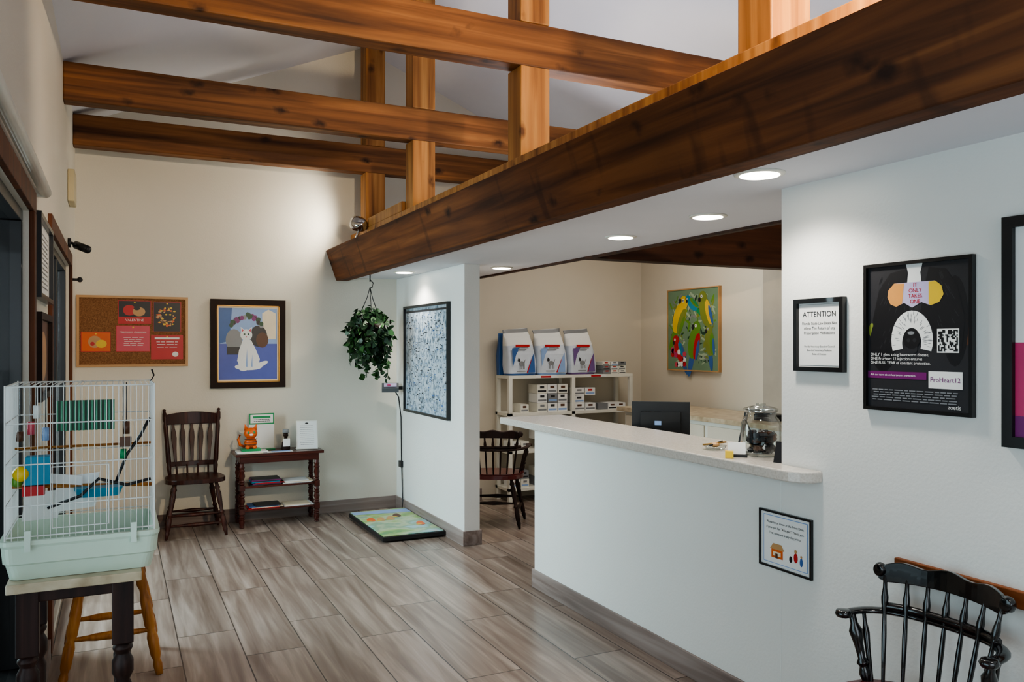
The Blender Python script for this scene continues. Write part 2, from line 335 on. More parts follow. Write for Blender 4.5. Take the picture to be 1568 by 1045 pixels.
# ------------------------------------------------------------ counter
m=M('reception_counter')
m.box(XW,2.561,0,XW+.11,4.79,1.06,WALLW)
pts=[(2.37,5.075),(2.85,5.075),(2.85,2.562),(XW-.002,2.562),(XW-.002,2.34)]
for i in range(7):
    g=math.pi/2*i/6; pts.append((2.37+.09-.09*math.sin(g),2.34+.09-.09*math.cos(g)))
m.slab(pts,1.06,1.105,QUARTZ)
m.done(.006)
m=M('work_desk'); m.box(2.62,2.62,.72,3.25,4.9,.75,QUARTZ); 
for x in (2.66,3.19):
    for y in (2.66,4.84): m.box(x,y,0,x+.05,y+.05,.72,OFFW)
m.done()
m=M('back_desk'); m.box(4.55,4.3,.94,XR-.101,6.95,.98,MARB); m.box(4.62,4.35,0,XR-.101,6.9,.94,OFFW); 
for i in range(4): m.box(4.605,4.4+.63*i,.1,4.62,4.98+.63*i,.9,CREAM2)
m.done(.003)
m=M('computer_monitor'); m.T=Matrix.Translation((3.02,4.12,.751))@Matrix.Rotation(-math.radians(38),4,'Z')
m.box(-.175,-.012,.19,.175,.014,.50,DARKM); m.box(-.12,-.05,.22,.12,-.012,.44,BLK); m.box(-.165,.0141,.20,.165,.015,.49,INK)
m.cyl((0,-.03,.012),(0,-.03,.26),.025,DARKM); m.slab([(.13*math.cos(a*.3142),.09*math.sin(a*.3142)) for a in range(20)],0,.014,DARKM)
m.box(-.035,-.0515,.36,.005,-.05,.385,LBLU)
m.done(.006)
# ------------------------------------------------------------ art functions
def art_att(p):
    p.rect(0,0,1,1,WHITE,1); p.rect(.02,.02,.98,.98,GRY,2); p.rect(.025,.025,.975,.975,WHITE,3)
    p.text('ATTENTION',.5,.82,.030,INK,4)
    for i,t in enumerate(['Florida State Law Does Not','Allow The Return of any','Prescription Medications']): p.text(t,.5,.68-.075*i,.0155,INK,4)
    for i,t in enumerate(['Florida Veterinary Board of Council','Board of Veterinary Medicine','Rules of Practice']): p.text(t,.5,.32-.06*i,.0105,DGRY,4)
framed('attention_sign',(XW,2.473,1.496),NY,ZV,NX,.25,.288,.018,.022,BLK,art_att)
def art_pro(p):
    p.rect(0,0,1,1,DGRY,1)
    p.ell(.16,.45,.14,.20,INK,1.3); p.ell(.86,.6,.12,.3,INK,1.3)
    p.ell(.04,.55,.035,.05,OLIVE,1.2); p.ell(.97,.50,.03,.06,BRN,1.2)
    p.shape([(.08,.40),(.05,.62),(.12,.84),(.24,.95),(.40,.97),(.44,.6),(.3,.42)],INK,1.8); p.shape([(.92,.38),(.95,.62),(.88,.84),(.78,.95),(.62,.97),(.52,.6),(.66,.42)],INK,1.8)
    for i in range(70):
        x=.12+random.random()*.76; y=.42+random.random()*.5; p.ell(x,y,.004,.02+.02*random.random(),DGRY,1.95,rot=(x-.48)*1.5,n=6)
    p.shape([(.41,.87),(.55,.87),(.54,.94),(.56,1),(.40,1),(.42,.94)],WHITE,2.2)
    p.shape([(.28,.875),(.22,.83),(.21,.78),(.24,.73),(.30,.71),(.38,.735),(.46,.70),(.55,.735),(.64,.71),(.72,.73),(.76,.78),(.74,.84),(.68,.875)],LAV,2.5)
    p.shape([(.24,.73),(.21,.78),(.22,.83),(.28,.875),(.38,.87),(.36,.73),(.30,.71)],ORY,3); p.shape([(.62,.72),(.64,.71),(.72,.73),(.76,.78),(.74,.84),(.68,.875),(.62,.87)],YEL,3)
    for i,t in enumerate(['IT','ONLY','TAKES','ONE']): p.text(t,.49,.855-.038*i,.019,RED,3.6)
    # muzzle: one smooth arch of white fur round a dark nose
    out=[];inn=[]
    for i in range(21):
        g=math.pi*(-.12+1.24*i/20); out.append((.455+.205*math.cos(g),.475+.205*math.sin(g))); inn.append((.455+.095*math.cos(g),.455+.105*math.sin(g)))
    for i in range(20): p.shape([out[i],out[i+1],inn[i+1],inn[i]],WHITE,2.4)
    for i in range(60):
        g=random.random()*3.6-.25; q=.6+random.random()*.38; x=.455+.195*q*math.cos(g); y=.472+.20*q*math.sin(g); p.ell(x,y,.003,.016,GRY,2.55+i*.001,rot=g-1.57,n=6)
    p.ell(.455,.485,.085,.070,INK,3); p.ell(.455,.415,.06,.035,DGRY,2.8); p.ell(.45,.525,.035,.012,GRY,3.3); p.ell(.425,.475,.018,.014,DGRY,3.4); p.ell(.485,.475,.018,.014,DGRY,3.4)
    p.text('ONLY 1 gives a dog heartworm disease,\nONE ProHeart 12 injection ensures\nONE FULL YEAR of constant protection.',.03,.345,.0145,WHITE,3.5,'LEFT')
    p.rect(0,.205,.60,.255,PURP,3); p.text('Ask our team about heartworm prevention.',.03,.23,.0105,WHITE,4,'LEFT')
    p.rect(.70,.39,.90,.55,WHITE,3)
    for i in range(14):
        for j in range(14):
            if random.random()<.5: p.rect(.712+i*.0127,.400+j*.0102,.7247+i*.0127,.4102+j*.0102,INK,4)
    p.rect(.62,.15,.93,.265,WHITE,3.2); p.text('ProHeart12',.775,.208,.023,PURP,4.2)
    for i in range(5): p.lines(.04,.90,.045+i*.018,.06+i*.018,1,GRY,3,.05,.5)
    p.text('zoetis',.86,.03,.02,WHITE,4)
framed('heartworm_poster',(XW,2.130,1.366),NY,ZV,NX,.423,.527,.012,.02,BLK,art_pro)
def art_r(p):
    p.rect(0,0,1,1,WHITE,1); p.rect(0,.1,1,.45,MAG,2); p.ell(.5,.62,.3,.2,SKIN,2); p.lines(.2,.8,.5,.9,6,INK,3); p.rect(0,0,1,.1,PURP,2.5)
framed('wall_poster',(XW,1.608,1.285),NY,ZV,NX,.52,.71,.034,.024,BLK,art_r)
def art_al(p):
    p.rect(0,0,1,1,WHITE,1)
    p.rect(.05,.05,.95,.95,LBLU,2); p.rect(.065,.065,.935,.935,WHITE,3)
    for i,t in enumerate(['Please let us know at the Front Desk','if your pet has "Allergies". Thank you.','That someone is any dog prints.']): p.text(t,.5,.82-.10*i,.0138,INK,4)
    p.rect(.22,.16,.46,.32,ORG,4); p.shape([(.19,.32),(.49,.32),(.43,.43),(.26,.43)],SKIN,4); p.rect(.26,.2,.42,.28,CRM,5); p.rect(.31,.16,.36,.25,BRN,6)
    p.ell(.62,.22,.03,.06,INK,4); p.ell(.72,.27,.04,.09,RED,4); p.ell(.72,.39,.025,.035,SKIN,5); p.ell(.83,.22,.03,.08,BLU,4); p.ell(.83,.32,.02,.025,SKIN,4.5)
framed('notice_sign',(XW,2.680,.664),NY,ZV,NX,.292,.240,.009,.012,BLK,art_al)
MAPM=speck('map_print',[(.30,(84,98,112)),(.42,(128,146,162)),(.52,(164,180,194)),(.7,(186,198,206))],26,rough=.3)
def art_wb(p):
    p.rect(0,0,1,1,MAPM,1)
    for i in range(460):
        x=random.random()*.94+.02; y=random.random()*.90+.03; w=.008+random.random()*.03; h=.003+random.random()*.007
        p.rect(x,y,min(x+w,.99),y+h,random.choice([INK,DGRY,DGRY,BLU,GRY]),2)
    p.rect(.02,.955,.98,.975,DGRY,2)
framed('breed_chart_poster',(XW,7.44,.974),NY,ZV,NX,1.15,.99,.022,.03,BLK,art_wb)
def art_cat(p):
    p.rect(0,0,1,1,CRM,1); p.rect(.04,.035,.96,.965,PERI,2); p.rect(.04,.50,.96,.965,LBLU,3)
    p.shape([(.04,.5),(.2,.54),(.24,.965),(.04,.965)],BLU,3.5); p.rect(.70,.52,.96,.965,LBLU,3.6); p.shape([(.72,.56),(.94,.56),(.94,.9),(.82,.95),(.72,.9)],CRM,3.9)
    p.ell(.27,.55,.13,.14,GRY,4); p.rect(.16,.36,.36,.46,DGRY,4.2); p.ell(.66,.60,.14,.14,DGRY,4.1); p.ell(.72,.55,.1,.1,BRN,4.3)
    for i in range(26):
        a=random.random(); p.ell(.22+a*.5,.72+.12*math.sin(a*3.1)+random.random()*.05,.035,.03,random.choice([DGRN,PURP,GRY,INK,BRN]),4.5+i*.02,n=10)
    p.shape([(.36,.20),(.32,.28),(.35,.42),(.41,.55),(.54,.55),(.62,.42),(.68,.30),(.66,.22),(.56,.18),(.42,.18)],WHITE,5.4)
    p.ell(.465,.615,.095,.075,WHITE,5.8); p.shape([(.385,.63),(.375,.72),(.44,.675)],WHITE,5.9); p.shape([(.49,.675),(.555,.72),(.545,.63)],WHITE,5.9)
    p.shape([(.395,.65),(.39,.70),(.425,.675)],PINK,6.1); p.shape([(.505,.675),(.54,.70),(.535,.65)],PINK,6.1)
    p.ell(.435,.625,.016,.010,DGRN,6.3,n=10); p.ell(.50,.625,.016,.010,DGRN,6.3,n=10); p.ell(.467,.590,.011,.008,PINK,6.3,n=8)
    p.ell(.50,.20,.22,.045,WHITE,5.5); p.ell(.70,.23,.12,.03,WHITE,5.6,rot=.4); p.ell(.42,.175,.07,.03,WHITE,6.0)
    p.shape([(.455,.2),(.475,.44),(.485,.2)],LBLU,6.2); p.shape([(.54,.2),(.56,.36),(.565,.2)],LBLU,6.2)
framed('framed_cat_painting',(.757,YB,1.211),XV,ZV,NY,.653,.802,.052,.035,DKBR,art_cat,lip=GOLD)
def art_bird(p):
    p.rect(0,0,1,1,SAGE,1)
    for i in range(240):
        p.ell(random.random()*.88+.06,random.random()*.88+.06,.03+random.random()*.045,.008+random.random()*.012,random.choice([DGRN,LGRN,SAGE,PSAGE,PSAGE,OLIVE,SAGE,GRY]),1.3+i*.006,rot=random.random()*3,n=10)
    def par(cx,cy,s,c1,c2,c3,a):
        def e(dx,dy,rx,ry,c,l,r=0): p.ell(cx+(dx*math.cos(a)-dy*math.sin(a))*s,cy+(dx*math.sin(a)+dy*math.cos(a))*s,rx*s,ry*s,c,l,rot=a+r)
        e(0,-.26,.05,.20,c3,3.2); e(0,0,.12,.22,c1,3.4); e(.06,-.03,.06,.18,c2,3.7); e(.09,-.08,.03,.14,c3,3.8); e(0,.20,.085,.085,c1,3.9); e(-.075,.19,.03,.035,INK,4.1); e(-.02,.22,.022,.022,WHITE,4.2); e(-.02,.22,.01,.01,INK,4.3)
    par(.24,.66,1.0,YEL,OLIVE,LGRN,-.45); par(.76,.72,.9,OLIVE,YEL,BLU,.30); par(.54,.34,.95,LGRN,RED,BLU,-.25); par(.24,.24,.75,RED,TEAL,BLU,.5); par(.84,.34,.75,OLIVE,LGRN,BLU,.1); par(.50,.82,.55,TEAL,LGRN,GRN,.9)
    for q in range(12): p.ell(.08+.34*random.random(),.05+.2*random.random(),.035,.035,random.choice([RED,MAG,PINK,WHITE]),4.5,n=9)
framed('parrot_painting',(XR,7.19,1.33),NY,ZV,NX,.84,.86,.012,.035,SKIN,art_bird,back=.8)
def art_bb(p):
    p.rect(0,0,1,1,CORK,1)
    def fl(x0,y0,x1,y1,c,l=3):
        p.rect(x0-.006,y0-.008,x1+.006,y1+.008,RED,l-.5); p.rect(x0,y0,x1,y1,c,l); p.ell((x0+x1)/2,y1-.02,.008,.012,YEL,l+2,n=8)
    fl(.36,.62,.66,.96,INK); p.ell(.46,.82,.06,.08,RED,4); p.ell(.55,.80,.06,.07,SKIN,4.2); p.ell(.53,.85,.03,.03,INK,4.3); p.rect(.36,.62,.66,.72,RED,4.4); p.text('VALENTINE',.51,.67,.028,WHITE,5)
    fl(.69,.50,.95,.95,INK); 
    for i in range(60):
        g=random.random()*6.28; r=.05+random.random()*.06; p.ell(.82+r*.9*math.cos(g),.73+r*1.4*math.sin(g),.008+.01*random.random(),.012,random.choice([YEL,SKIN,ORG,BRN]),4+i*.01,n=7)
    p.ell(.83,.74,.045,.08,INK,4.7); p.ell(.81,.76,.012,.012,YEL,4.9,n=8); p.ell(.85,.76,.012,.012,YEL,4.9,n=8)
    fl(.34,.20,.65,.58,PINK); p.text('Heartworm Awareness',.495,.49,.022,WHITE,5); p.lines(.4,.60,.27,.42,5,WHITE,4.5,th=.2)
    fl(.67,.08,.97,.44,RED); p.lines(.71,.93,.24,.36,3,WHITE,4.5,th=.25); p.ell(.90,.15,.03,.04,WHITE,4.6); p.rect(.70,.38,.94,.41,WHITE,4.6)
    fl(.02,.20,.28,.48,ORG); p.ell(.14,.34,.06,.09,SKIN,4); p.ell(.20,.31,.05,.06,YEL,4.3); p.ell(.12,.31,.02,.03,RED,4.5)
framed('bulletin_board',(XL+.01,YB,1.415),XV,ZV,NY,.87,.607,.02,.018,SKIN,art_bb)
def art_l1(p): p.rect(0,0,1,1,WHITE,1); p.lines(.1,.9,.1,.9,12,GRY,2)
framed('wall_certificate',(XL,3.90,1.80),YV,ZV,XV,.72,.36,.02,.03,BLK,art_l1)
def art_l2(p): p.rect(0,0,1,1,BRN,1); p.ell(.5,.5,.3,.35,SKIN,2)
framed('wall_picture',(XL,3.92,1.36),YV,ZV,XV,.66,.38,.03,.03,DKBR,art_l2)
m=M('roller_shade'); m.cyl((XL+.035,.6,2.26),(XL+.035,4.05,2.26),.024,OFFW,n=16)
for y in (.62,2.4,4.03): m.box(XL,y-.01,2.235,XL+.035,y+.01,2.29,OFFW)
m.done()
m=M('door_chime_box'); m.box(XL,6.55,2.62,XL+.045,6.85,2.85,BEIGE); m.done(.008)
m=M('security_camera'); m.cyl((XL,6.6,2.33),(XL+.02,6.6,2.33),.035,DARKM,n=18); m.cyl((XL+.02,6.6,2.33),(XL+.07,6.6,2.31),.010,DARKM); m.cyl((XL+.05,6.63,2.32),(XL+.13,6.54,2.28),.028,DARKM,n=18); m.cyl((XL+.13,6.54,2.28),(XL+.134,6.535,2.278),.022,BLK,n=18); m.done()
m=M('wall_hook_bracket'); m.cyl((XL+.0,6.9,2.09),(XL+.06,6.9,2.09),.010,DARKM); m.ball((XL+.065,6.9,2.09),.02,DARKM); m.done()
LENS=emis('flood_lens',(255,226,180),6)
def flood(loc,aim,zb,k=1,name='flood_light',bx=None):
    m=M(name); l=Vector(loc); a=(Vector(aim)-l).normalized(); bx=l.x if bx is None else bx
    m.cyl((bx,l.y,zb),(bx,l.y,zb+.015),.028,CHROME,n=18); m.cyl((bx,l.y,zb+.01),(l.x,l.y,l.z-.03*k),.012,CHROME)
    m.turned(l-a*.06*k,l+a*.06*k,[(0,.015*k),(.10,.036*k),(.25,.05*k),(.45,.058*k),(.8,.060*k),(1,.056*k)],CHROME,24); m.turned(l+a*.0605*k,l+a*.063*k,[(0,.048*k),(1,.048*k)],LENS,20); m.done()
flood((1.965,7.16,2.68),(1.5,7.74,2.95),2.532,1.15,bx=1.92)
# ------------------------------------------------------------ hanging plant
LEAF1=mat('leaf_dark',(26,52,26),.45,vary=.3,vs=20); LEAF2=mat('leaf_mid',(44,80,36),.45,vary=.3,vs=20)
m=M('hanging_potted_plant'); cx,cy=2.09,7.28
m.turned((cx,cy,1.62),(cx,cy,1.80),[(0,.09),(.7,.13),(1,.14)],DKBR,20)
m.cyl((cx,cy,ZS-.001),(cx,cy,2.18),.006,DARKM,n=6); m.tube([(cx,cy,2.20),(cx+.03,cy,2.17),(cx+.02,cy,2.13),(cx,cy,2.12)],.005,DARKM,6)
for i in range(3):
    g=i*2.094+.4; m.tube([(cx,cy,2.13),(cx+.03*math.cos(g),cy+.03*math.sin(g),2.03),(cx+.135*math.cos(g),cy+.135*math.sin(g),1.80)],.004,DARKM,5)
def leaf(c,s,mt):
    d=Vector((random.gauss(0,1),random.gauss(0,1)*.9,-abs(random.gauss(.6,.6)))).normalized()
    o=(Vector(c)-Vector((cx,cy,1.75))); o.z*=.3; nn=(o.normalized()+Vector((random.gauss(0,.4),random.gauss(0,.4),random.gauss(.4,.4)))).normalized()
    x=d.cross(nn).normalized(); q=Vector(c)
    p=[q,q+d*s*.15+x*s*.42,q+d*s*.5+x*s*.42,q+d*s*1.1,q+d*s*.5-x*s*.42,q+d*s*.15-x*s*.42,q+d*s*.4-nn*s*.12]
    m.add(p,[(0,1,2,6),(6,2,3),(6,3,4),(0,6,4,5)],mt,True)
for i in range(640):
    while True:
        a=Vector((random.uniform(-1,1),random.uniform(-1,1),random.uniform(-1,1)))
        if .35<a.length<1: break
    c=(cx+a.x*.215,cy+a.y*.21,1.72+a.z*.25); leaf(c,random.uniform(.04,.07),random.choice([LEAF1,LEAF1,LEAF2]))
for k in range(15):
    g=random.random()*6.28; r=random.uniform(.06,.19); x,y=cx+r*math.cos(g),cy+r*math.sin(g); zb=random.uniform(1.28,1.48)
    pts=[(cx+r*.6*math.cos(g),cy+r*.6*math.sin(g),1.80),(x,y,1.68),(x,y,zb)]
    m.tube(pts,.003,LEAF2,4)
    z=zb
    while z<1.66: leaf((x+random.gauss(0,.015),y+random.gauss(0,.015),z),random.uniform(.035,.06),random.choice([LEAF1,LEAF2])); z+=.018
m.done()
# ------------------------------------------------------------ pet scale
SCT=speck('scale_mat_print',[(.30,(70,120,150)),(.40,(96,150,90)),(.46,(150,180,110)),(.52,(176,190,160)),(.58,(120,160,130)),(.64,(150,190,200)),(.72,(190,150,120))],3.2,rough=.3)
m=M('pet_scale'); m.box(1.93,6.36,.012,2.47,7.42,.048,DARKM); m.box(1.94,6.37,.048,2.46,7.41,.056,SCT)
p=P(m,(1.94,6.37,.0565),XV,YV,ZV,.52,1.04)
for i in range(5): 
    px,py=.15+.17*i,.25+.5*random.random(); c1=random.choice([SKIN,BRN,WHITE,ORG]); p.ell(px,py,.07,.06,c1,1+i*.2); p.ell(px+.03,py+.06,.045,.03,c1,1.1+i*.2); p.ell(px-.05,py-.03,.05,.015,YEL,1.05+i*.2)
p.shape([(.0,.86),(1,.80),(1,.95),(0,.97)],LBLU,1)
for x in (1.99,2.41):
    for y in (6.42,7.35): m.cyl((x,y,0),(x,y,.012),.02,DARKM)
m.done(.004)
m=M('scale_display'); 
m.cbox((2.37,7.56,1.19),(.16,.10,.045),GREYP,rx=.5,rz=-.3); m.cbox((2.365,7.545,1.216),(.12,.06,.003),LAV,rx=.5,rz=-.3); m.cbox((2.345,7.525,1.218),(.03,.02,.003),MAG,rx=.5,rz=-.3)
m.box(2.41,7.55,1.17,XW,7.59,1.20,DARKM)
m.tube([(2.41,7.57,1.17),(2.45,7.55,1.10),(2.478,7.56,.9),(2.482,7.56,.5),(2.475,7.5,.13),(2.45,7.44,.04)],.006,DARKM,6); m.box(2.465,7.53,.42,XW,7.60,.48,DARKM)
m.done()
# ------------------------------------------------------------ chairs
LEGP=[(0,.010),(.06,.014),(.12,.020),(.15,.015),(.18,.020),(.34,.021),(.40,.014),(.43,.022),(.47,.014),(.6,.019),(.78,.023),(.84,.015),(.88,.023),(.93,.015),(1,.014)]
def side_chair(loc,rot,W):
    m=M('windsor_side_chair'); m.T=Matrix.Translation(loc)@Matrix.Rotation(rot,4,'Z')
    pts=[]
    for i in range(28):
        g=2*math.pi*i/28; c,s=math.cos(g),math.sin(g); e=.62
        x=.235*math.copysign(abs(c)**e,c); y=.215*math.copysign(abs(s)**e,s); x*=1-.10*(y/.215); pts.append((x,y))
    m.slab(pts,.445,.482,W)
    F=[(-.235,-.22),(.235,-.22),(.215,.21),(-.215,.21)]; Tt=[(-.16,-.14),(.16,-.14),(.14,.14),(-.14,.14)]
    for (a,b),(c,d) in zip(F,Tt): m.turned((a,b,0),(c,d,.45),LEGP,W)
    def at(i,t): return (F[i][0]+(Tt[i][0]-F[i][0])*t,F[i][1]+(Tt[i][1]-F[i][1])*t,.45*t)
    ST=[(0,.008),(.3,.013),(.5,.018),(.7,.013),(1,.008)]
    m.turned(at(0,.42),at(1,.42),ST,W); m.turned(at(0,.28),at(3,.28),ST,W); m.turned(at(1,.28),at(2,.28),ST,W); m.turned(at(0,.24),at(1,.24),ST,W); m.turned(at(2,.35),at(3,.35),ST,W)
    PP=[(0,.014),(.12,.020),(.16,.014),(.2,.021),(.5,.018),(.72,.020),(.8,.014),(.84,.020),(.93,.017),(.96,.010),(.985,.016),(1,.006)]
    for s in (-1,1): m.turned((s*.185,.175,.475),(s*.225,.26,1.04),PP,W)
    for z0,z1,hh in ((.905,.99,1),(.545,.585,0)):
        n=14; vs=[];fs=[]
        for i in range(n+1):
            t=i/n*2-1; half=.19+(.03 if hh else 0.005)
            yb=.175+(.085)*(((z0+z1)/2-.475)/.565)+.03*(1-t*t); zt=z1+(.022*(1-t*t) if hh else 0)
            for dy in (-.010,.010):
                vs+=[(t*half,yb+dy,z0),(t*half,yb+dy+.004,zt)]
        for i in range(n):
            o=i*4; q=o+4; fs+=[(o,q,q+1,o+1),(o+2,o+3,q+3,q+2),(o+1,q+1,q+3,o+3),(o,o+2,q+2,q)]
        fs+=[(0,1,3,2),(n*4,n*4+2,n*4+3,n*4+1)]; m.add(vs,fs,W,False)
    for i in range(5):
        t=(i-2)/2; x0=t*.135; x1=t*.155
        yb=.175+.012+.03*(1-t*t*.6)
        vs=[];P0=Vector((x0,yb+.008,.565)); P1=Vector((x1,yb+.062,.925))
        prof=[(0,.011),(.35,.015),(.62,.022),(.75,.020),(.86,.012),(1,.011)]
        for q,w in prof:
            c=P0.lerp(P1,q); vs+=[(c.x-w,c.y-.005,c.z),(c.x+w,c.y-.005,c.z),(c.x+w,c.y+.005,c.z),(c.x-w,c.y+.005,c.z)]
        fs=[(0,3,2,1)]
        for k in range(len(prof)-1):
            o=4*k
            for a in range(4): fs.append((o+a,o+(a+1)%4,o+4+(a+1)%4,o+4+a))
        m.add(vs,fs,W)
    for i in range(4):
        x=(i-1.5)*.085; m.cyl((x,.17,.475),(x*1.02,.20,.56),.008,W)
    return m.done(.004)
side_chair((.60,7.44,0),0,WALN)
def captain_chair(loc,rot,FM,SM,sx=1,tip=-.17,hw=.29):
    m=M('windsor_armchair'); m.T=Matrix.Translation(loc)@Matrix.Rotation(rot,4,'Z')@Matrix.Diagonal((sx,1,1,1))
    pts=[]
    for i in range(32):
        g=2*math.pi*i/32; c,s=math.cos(g),math.sin(g); e=.7
        pts.append((.255*math.copysign(abs(c)**e,c),.225*math.copysign(abs(s)**e,s)))
    m.slab(pts,.43,.465,SM); m.slab([(x*.9,y*.9) for x,y in pts],.465,.472,SM)
    F=[(-.25,-.22),(.25,-.22),(.23,.20),(-.23,.20)]; Tt=[(-.17,-.14),(.17,-.14),(.15,.14),(-.15,.14)]
    for (a,b),(c,d) in zip(F,Tt): m.turned((a,b,0),(c,d,.435),LEGP,FM)
    def at(i,t): return (F[i][0]+(Tt[i][0]-F[i][0])*t,F[i][1]+(Tt[i][1]-F[i][1])*t,.435*t)
    ST=[(0,.008),(.3,.013),(.5,.018),(.7,.013),(1,.008)]
    m.turned(at(0,.36),at(3,.36),ST,FM); m.turned(at(1,.36),at(2,.36),ST,FM); m.turned(at(0,.5),at(1,.5),ST,FM); m.turned(at(2,.5),at(3,.5),ST,FM)
    ZA=.69
    U=[]
    K=18
    for i in range(K+1):
        g=math.pi*i/K; c,s=math.cos(g),math.sin(g)
        y=tip+(.25-tip)*(s**.75); x=-hw*math.copysign(abs(c)**.75,c); U.append((x,y))
    m.tube([(x,y,ZA) for x,y in U],.022,FM,10,ry=.011)
    for s in (-1,1): m.turned((s*hw,tip-.01,ZA-.012),(s*hw,tip-.01,ZA+.012),[(0,.024),(.5,.030),(1,.024)],FM)
    m.tube([(x*.97,y*.97,ZA+.02) for x,y in U[4:15]],.015,FM,10,ry=.014)
    PP=[(0,.012),(.15,.021),(.25,.013),(.3,.022),(.36,.013),(.55,.016),(.75,.024),(.85,.013),(1,.012)]
    for s in (-1,1): m.turned((s*(hw-.06),tip+.04,.46),(s*(hw-.01),tip+.02,ZA),PP,FM)
    n=20; vs=[];fs=[]
    for i in range(n+1):
        t=i/n*2-1; x=t*.235; y=.262-.05*t*t; z0=.798-.012*t*t; z1=.862-.012*t*t+.007*math.cos(t*9)
        if abs(t)>.92: z1-=.012; z0+=.012
        th=.013
        vs+=[(x,y-th,z0),(x,y-th*.8,z1),(x,y+th,z0),(x,y+th,z1-.004)]
    for i in range(n):
        o=i*4; q=o+4; fs+=[(o,q,q+1,o+1),(o+2,o+3,q+3,q+2),(o+1,q+1,q+3,o+3),(o,o+2,q+2,q)]
    fs+=[(0,1,3,2),(n*4,n*4+2,n*4+3,n*4+1)]; m.add(vs,fs,FM,False)
    for s in (-1,1): m.turned((s*.235,.197,.826),(s*.235,.229,.826),[(0,.02),(.5,.026),(1,.02)],FM,14)
    SP=[(0,.006),(.3,.008),(.45,.009),(.56,.008),(.66,.007),(.74,.012),(.80,.013),(.88,.008),(1,.007)]
    for i in range(7):
        t=(i-3)/3; m.turned((t*.17,.195-.05*t*t,.46),(t*.215,.259-.045*t*t,.812),SP,FM,10)
    for s in (-1,1):
        for k in range(2 if tip<-.1 else 1): m.turned((s*(hw-.075+.008*k),.06-.085*k+(.06 if tip>0 else 0),.46),(s*(hw-.015+.01*k),.09-.09*k+(.06 if tip>0 else 0),ZA),[(0,.007),(.5,.010),(.7,.013),(.85,.007),(1,.007)],FM,10)
    return m.done(.003)
captain_chair((2.168,1.745,0),-math.pi/2+math.radians(3),BLKCH,MAROON,.92,tip=.075,hw=.27)
captain_chair((3.05,6.62,0),math.radians(150),DKLEG,MAROON,1.0)
m=M('trim_chair_rail'); m.box(XW-.020,-1.5,.795,XW,2.0,.85,RAILW); m.done(.004)
# ------------------------------------------------------------ side table
m=M('side_table'); x0,x1,y0,y1=.93,1.69,7.37,7.715
m.box(x0,y0,.625,x1,y1,.65,CHERX); m.box(x0+.04,y0+.03,.565,x1-.04,y1-.02,.625,CHERX)
TP=[(0,.016),(.06,.024),(.12,.016),(.18,.026),(.22,.018),(.42,.027),(.6,.020),(.66,.028),(.72,.018),(.82,.026),(.88,.018),(1,.020)]
for x in (x0+.055,x1-.055):
    for y in (y0+.05,y1-.05):
        m.turned((x,y,0),(x,y,.12),TP,CHERRY,14); m.box(x-.024,y-.024,.12,x+.024,y+.024,.17,CHERRY)
        m.turned((x,y,.17),(x,y,.325),TP,CHERRY,14); m.box(x-.024,y-.024,.325,x+.024,y+.024,.375,CHERRY); m.turned((x,y,.375),(x,y,.565),TP,CHERRY,14)
m.box(x0+.05,y0+.045,.14,x1-.05,y1-.045,.155,CHERX); m.box(x0+.05,y0+.045,.345,x1-.05,y1-.045,.36,CHERX); m.done(.003)
m=M('magazine_stack')
for (x,y,z,w,d,c) in [(1.06,7.5,.361,.26,.2,DGRY),(1.08,7.5,.368,.25,.19,PURP),(1.10,7.49,.376,.25,.19,RED),(1.07,7.5,.384,.24,.18,TEAL),(1.09,7.5,.392,.24,.19,INK),(1.07,7.5,.399,.25,.19,PURP),(1.08,7.5,.406,.24,.19,DGRY),(1.34,7.5,.361,.25,.19,WHITE),(1.36,7.5,.368,.25,.19,CRM),(1.33,7.5,.376,.24,.19,WHITE),(1.04,7.49,.156,.27,.2,RED),(1.07,7.49,.163,.27,.2,CRM),(1.05,7.49,.171,.25,.19,BLU),(1.10,7.48,.179,.22,.19,INK),(1.35,7.49,.156,.26,.2,WHITE),(1.36,7.49,.163,.22,.18,CRM)]:
    m.box(x,y-.06,z,x+w,y-.06+d,z+.007,c)
m.done()
m=M('cat_figurine'); c=(1.05,7.50)
m.box(c[0]-.10,c[1]-.07,.651,c[0]+.16,c[1]+.09,.663,WHITE); m.box(c[0]-.06,c[1]-.05,.663,c[0]+.10,c[1]+.05,.685,GRN)
m.ball((c[0]+.02,c[1],.735),(.055,.045,.055),ORG); m.ball((c[0]+.02,c[1]-.01,.82),(.058,.045,.05),ORG); m.ball((c[0]+.02,c[1]-.045,.812),(.02,.012,.014),WHITE)
for s in (-1,1):
    m.turned((c[0]+.02+s*.035,c[1],.85),(c[0]+.02+s*.05,c[1],.90),[(0,.02),(1,.002)],ORG); m.ball((c[0]+.02+s*.022,c[1]-.045,.828),(.012,.008,.013),GRN); m.ball((c[0]+.02+s*.03,c[1]-.035,.70),(.02,.025,.018),ORG)
m.tube([(c[0]-.03,c[1]+.02,.70),(c[0]-.07,c[1],.72),(c[0]-.085,c[1],.77),(c[0]-.07,c[1],.81)],.012,ORG,8)
for z in (.72,.745,.77): m.tube([(c[0]+.02+.056*math.cos(a),c[1]+.046*math.sin(a),z) for a in (3.5,3.9,4.3,4.7,5.1,5.5,5.9)],.004,BRN,5)
m.done()
m=M('leaflet_holder'); m.box(1.08,7.60,.651,1.30,7.70,.66,GRN); m.box(1.08,7.66,.66,1.30,7.67,.98,WHITE)
p=P(m,(1.08,7.659,.88),XV,ZV,NY,.22,.10); p.rect(0,0,1,1,GRN,1); p.rect(.05,.12,.95,.88,WHITE,2); p.rect(.15,.55,.85,.75,GRN,3); p.lines(.15,.85,.2,.5,2,INK,3)
m.done()
